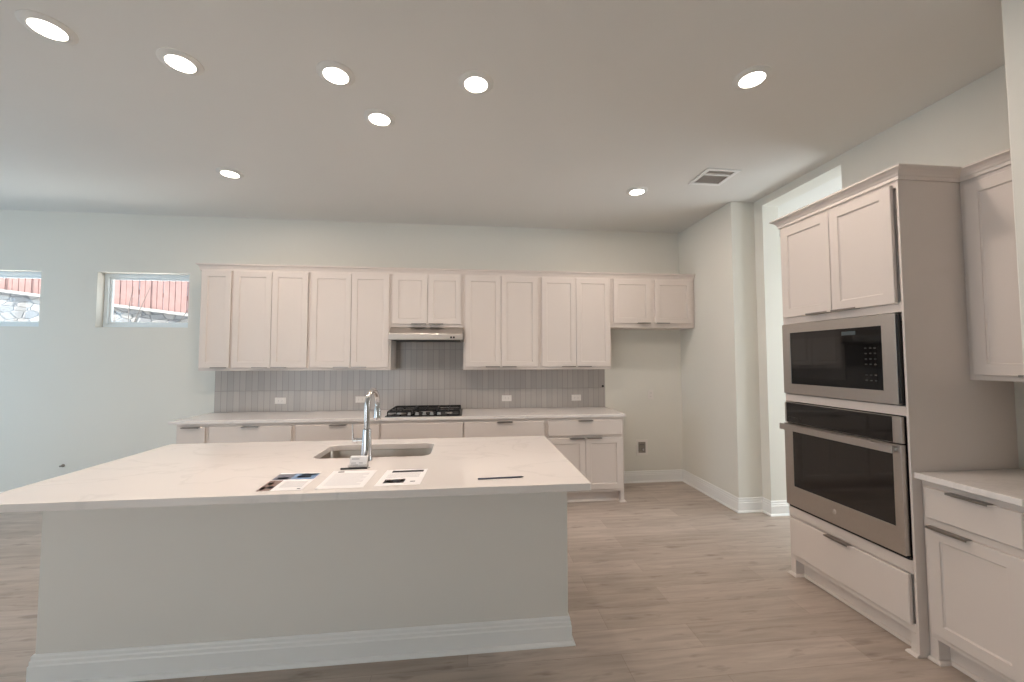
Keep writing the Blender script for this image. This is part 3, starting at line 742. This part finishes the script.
mb.loops([[(x0, -0.0005, Z(0.488)), (x1, -0.0005, Z(0.488)), (x1, -0.0005, Z(1.044)), (x0, -0.0005, Z(1.044))], [(x0, yf, Z(0.488)), (x1, yf, Z(0.488)), (x1, yf, Z(1.044)), (x0, yf, Z(1.044))],
          [(a0, yf, Z(b0)), (a1, yf, Z(b0)), (a1, yf, Z(b1)), (a0, yf, Z(b1))], [(a0, yf + 0.003, Z(b0)), (a1, yf + 0.003, Z(b0)), (a1, yf + 0.003, Z(b1)), (a0, yf + 0.003, Z(b1))]], cap0=False, cap1=False)
dr = mb.build('oven_door', STEEL, ov, bevel=0.002)
MB().box(a0 + 0.0005, a1 - 0.0005, yf + 0.0025, -0.002, Z(b0) + 0.0005, Z(b1) - 0.0005).build('door_glass', GLASSIN, dr)
mb = MB(); mb.loops([[(x, yy, zz) for yy, zz in ((-0.062, Z(1.000)), (-0.048, Z(0.999)), (-0.046, Z(1.034)), (-0.050, Z(1.040)), (-0.060, Z(1.040)))] for x in (0.006, 0.752)])
for xx in (0.02, 0.735): mb.box(xx, xx + 0.022, -0.047, -0.0302, Z(1.012), Z(1.030))
mb.build('door_handle', STEEL, dr, bevel=0.002)
mb = MB().lathe((0.380, -0.0302, Z(0.562)), [(0.0155, 0.0), (0.0155, -0.0015), (0.0135, -0.002), (0.0125, -0.0012), (0.0, -0.0012)], 28, axis='y')
mb.tube([(0.380 + 0.009 * math.cos(t_ * 0.45) * (0.45 + 0.55 * (t_ % 4 > 1)), -0.0318, Z(0.562) + 0.0085 * math.sin(t_ * 0.45)) for t_ in range(14)], 0.0008, 6)
mb.build('emblem', EMBLEM, dr, smooth=40)

# crown over the tower and the wall cabinet beside it
XU = 2.606
YSW = 1.411
cp = [(d * 1.02, z * 0.96 + 2.428) for d, z in CROWNP]
tag(MB().sweep([(X2 - 0.001, YT0 + 0.0005), (XT - 0.0005, YT0 + 0.0005), (XT - 0.0005, YT0 - TWW - 0.0005), (XU - 0.0005, YT0 - TWW - 0.0005), (XU - 0.0005, YSW + 0.001)], cp, 1 if False else -1).build('crown_molding', CAB),
    'white crown moulding around the oven tower and the wall cabinet beside it', 'moulding', kind='thing')

# wall cabinet right of the tower, over the side worktop
YC0 = YT0 - TWW - 0.001
w = YC0 - YSW - 0.001
t = thing('wall_cabinet', 'white wall cabinet hanging beside the oven tower above the side worktop', 'wall cabinet', (XU, YC0, 1.378), RZ)
MB().box(0.0005, w, 0, X2 - XU - 0.001, 0, UT + 0.02 - 1.378).build('cabinet_body', CAB, t, bevel=0.0015)
door(t, 0.028, w - 0.02, 1.405 - 1.378, 2.402 - 1.378, 'right')

# base cabinet and worktop right of the tower
t = thing('base_cabinet', 'white base cabinet beside the oven tower with one drawer over one door', 'base cabinet', (2.290, YC0, 0), RZ)
dp = X2 - 2.290 - 0.001
mb = MB().box(0.0005, w, 0, dp, 0.11, CH - 0.0005).box(0.0005, 0.04, 0, dp, 0, 0.11)
mb.build('cabinet_body', CAB, t, bevel=0.0015)
toe(t, w, True, False, ol=False)
drawer(t, 0.022, w - 0.018, 0.700, 0.850, True, 0.205)
dd = door(t, 0.022, w - 0.018, 0.142, 0.660, None, True)
edge_pull(dd, 0.022 + 0.012 + 0.085, 0.660, True, w=0.165)
tag(MB().box(2.247, X2 - 0.0005, YSW + 0.0005, YC0 - 0.0002, CH, 0.914).build('worktop', QUARTZ, bevel=0.003), 'short pale quartz worktop beside the oven tower', 'countertop', kind='thing')

# ------------------------------------------------------------------ outlets and wall fittings
def outlet(label, loc, horizontal, group):
    o = thing('outlet', label, 'outlet', loc, 0, group)
    hw, hh = (0.0575, 0.035) if horizontal else (0.035, 0.0575)
    MB().box(-hw, hw, -0.006, -0.0002, -hh, hh).build('cover_plate', PLATE, o, bevel=0.002)
    for s in (-1, 1):
        cx, cz = (s * 0.0195, 0) if horizontal else (0, s * 0.0195)
        r = MB().box(cx - 0.0135, cx + 0.0135, -0.0078, -0.0061, cz - 0.0135, cz + 0.0135).build('socket', PLATE, o, bevel=0.003)
        mb = MB()
        for q in (-0.0055, 0.0055):
            if horizontal: mb.box(cx - 0.004, cx + 0.004, -0.0082, -0.0079, cz + q - 0.0011, cz + q + 0.0011)
            else: mb.box(cx + q - 0.0011, cx + q + 0.0011, -0.0082, -0.0079, cz - 0.004, cz + 0.004)
        mb.build('slots', SLOT, r)
    return o
YT = YB - 0.0108
o1 = outlet('white outlet on the backsplash nearest the window end of the worktop', (-2.077, YT, 1.033), True, 'outlets on the backsplash')
copy_thing(o1, (-1.217, YT, 1.036), 'white outlet on the backsplash behind the faucet spout')
copy_thing(o1, (0.443, YT, 1.031), 'white outlet on the backsplash, first past the cooktop toward the fridge gap')
copy_thing(o1, (1.281, YT, 1.028), 'white outlet on the backsplash nearest its fridge-gap end')
outlet('white upright outlet on the bare wall of the fridge gap', (2.219, YB - 0.0003, 1.054), False, 'outlet in the fridge gap')
wb = thing('water_outlet_box', 'small white recessed water box low on the fridge gap wall', 'water box', (2.097, YB - 0.0003, 0.415))
mb = MB(); mb.loops([[(a * 0.072, y_, b * 0.092) for a, b in ((-1, -1), (1, -1), (1, 1), (-1, 1))] for y_ in (-0.0002, -0.007)] + [[(a * 0.046, y_, b * 0.066) for a, b in ((-1, -1), (1, -1), (1, 1), (-1, 1))] for y_ in (-0.007, -0.002)], cap0=False, cap1=False)
mb.build('box_frame', PLATE, wb, bevel=0.001)
MB().box(-0.046, 0.046, -0.0018, -0.0003, -0.066, 0.066).build('recess', GREYP, wb)
MB().lathe((0.006, -0.002, -0.022), [(0.010, 0.0), (0.010, -0.012), (0.014, -0.013), (0.014, -0.02), (0.005, -0.021)], 16, axis='y').build('valve', CHROME, wb, smooth=40)
MB().box(-0.03, 0.03, -0.006, -0.0021, 0.03, 0.036).build('spout_bar', SLOT, wb)
tag(MB().lathe((0, 0, 0), [(0.013, 0.0), (0.013, -0.006), (0.008, -0.012), (0.004, -0.013)], 18, axis='y').build('wall_plug', DARK, None, (1.612, YT, 1.163), smooth=40), 'small dark knob at the fridge-gap edge of the backsplash', 'fitting')
st = thing('pipe_stub', 'small capped pipe stub on the bare wall under the windows', 'pipe stub', (-4.215, YB - 0.0003, 0.385))
MB().lathe((0, 0, 0), [(0.016, 0.0), (0.016, -0.004), (0.009, -0.006), (0.009, -0.035), (0.003, -0.037)], 18, axis='y').build('stub', GREYP, st, smooth=40)

# ------------------------------------------------------------------ ceiling lights and vent
def ceiling_light(label, x, y):
    t = thing('ceiling_light', label, 'ceiling light', (x, y, ZC), 0, 'round downlights in the ceiling')
    MB().lathe((0, 0, 0), [(0.100, -0.0005), (0.100, -0.003), (0.094, -0.006), (0.070, -0.012), (0.0655, -0.0125), (0.0655, -0.004)], 40, cap0=False, cap1=False).build('trim_ring', CEIL, t, smooth=40)
    MB().lathe((0, 0, 0), [(0.065, -0.004), (0.065, -0.0115), (0.048, -0.0145), (0.001, -0.0155)], 40, cap1=True).build('lens', LENS, t, smooth=60)
    add_light('downlight', 'AREA', (0, 0, -0.018), (0, 0, -1), LED_WATTS, LED_COLOR, 0.13, parent=t)
    return t
for label, x, y in (
    ('round ceiling light nearest the upper left corner of the photo', -2.010, 2.055),
    ('round ceiling light in the near row, second from the left', -1.538, 2.226),
    ('round ceiling light in the near row, above the faucet side of the island', -0.743, 2.231),
    ('round ceiling light just behind the near row, above the sink', -0.592, 2.620),
    ('round ceiling light farthest back toward the high windows', -2.032, 3.549),
    ('round ceiling light above the bare pencil end of the island', 0.034, 2.220),
    ('round ceiling light farthest back, near the square air vent', 1.575, 3.533),
    ('round ceiling light over the aisle in front of the oven tower', 1.588, 2.014)):
    ceiling_light(label, x, y)
av = thing('air_vent', 'square white air vent in the ceiling near the fridge gap', 'air vent', (2.122, 3.185, ZC))
h = 0.15; mb = MB()
mb.box(-h, h, -h, -h + 0.035, -0.008, -0.0005).box(-h, h, h - 0.035, h, -0.008, -0.0005).box(-h, -h + 0.035, -h + 0.035, h - 0.035, -0.008, -0.0005).box(h - 0.035, h, -h + 0.035, h - 0.035, -0.008, -0.0005)
mb.box(-h + 0.035, h - 0.035, -0.055, -0.033, -0.008, -0.0005)
mb.build('vent_frame', TRIM, av, bevel=0.002)
MB().box(-h + 0.0355, h - 0.0355, -h + 0.0355, h - 0.0355, -0.0012, -0.0004).build('vent_back', VENTD, av)
mb = MB()
for k in range(11):
    y0 = -h + 0.042 + k * 0.0205
    if -0.075 < y0 < -0.03: continue
    mb.loops([[(x_, y0, -0.0075), (x_, y0 + 0.0015, -0.0075), (x_, y0 + 0.0065, -0.0016), (x_, y0 + 0.005, -0.0016)] for x_ in (-h + 0.0355, h - 0.0355)])
mb.build('louvers', VENTD, av)
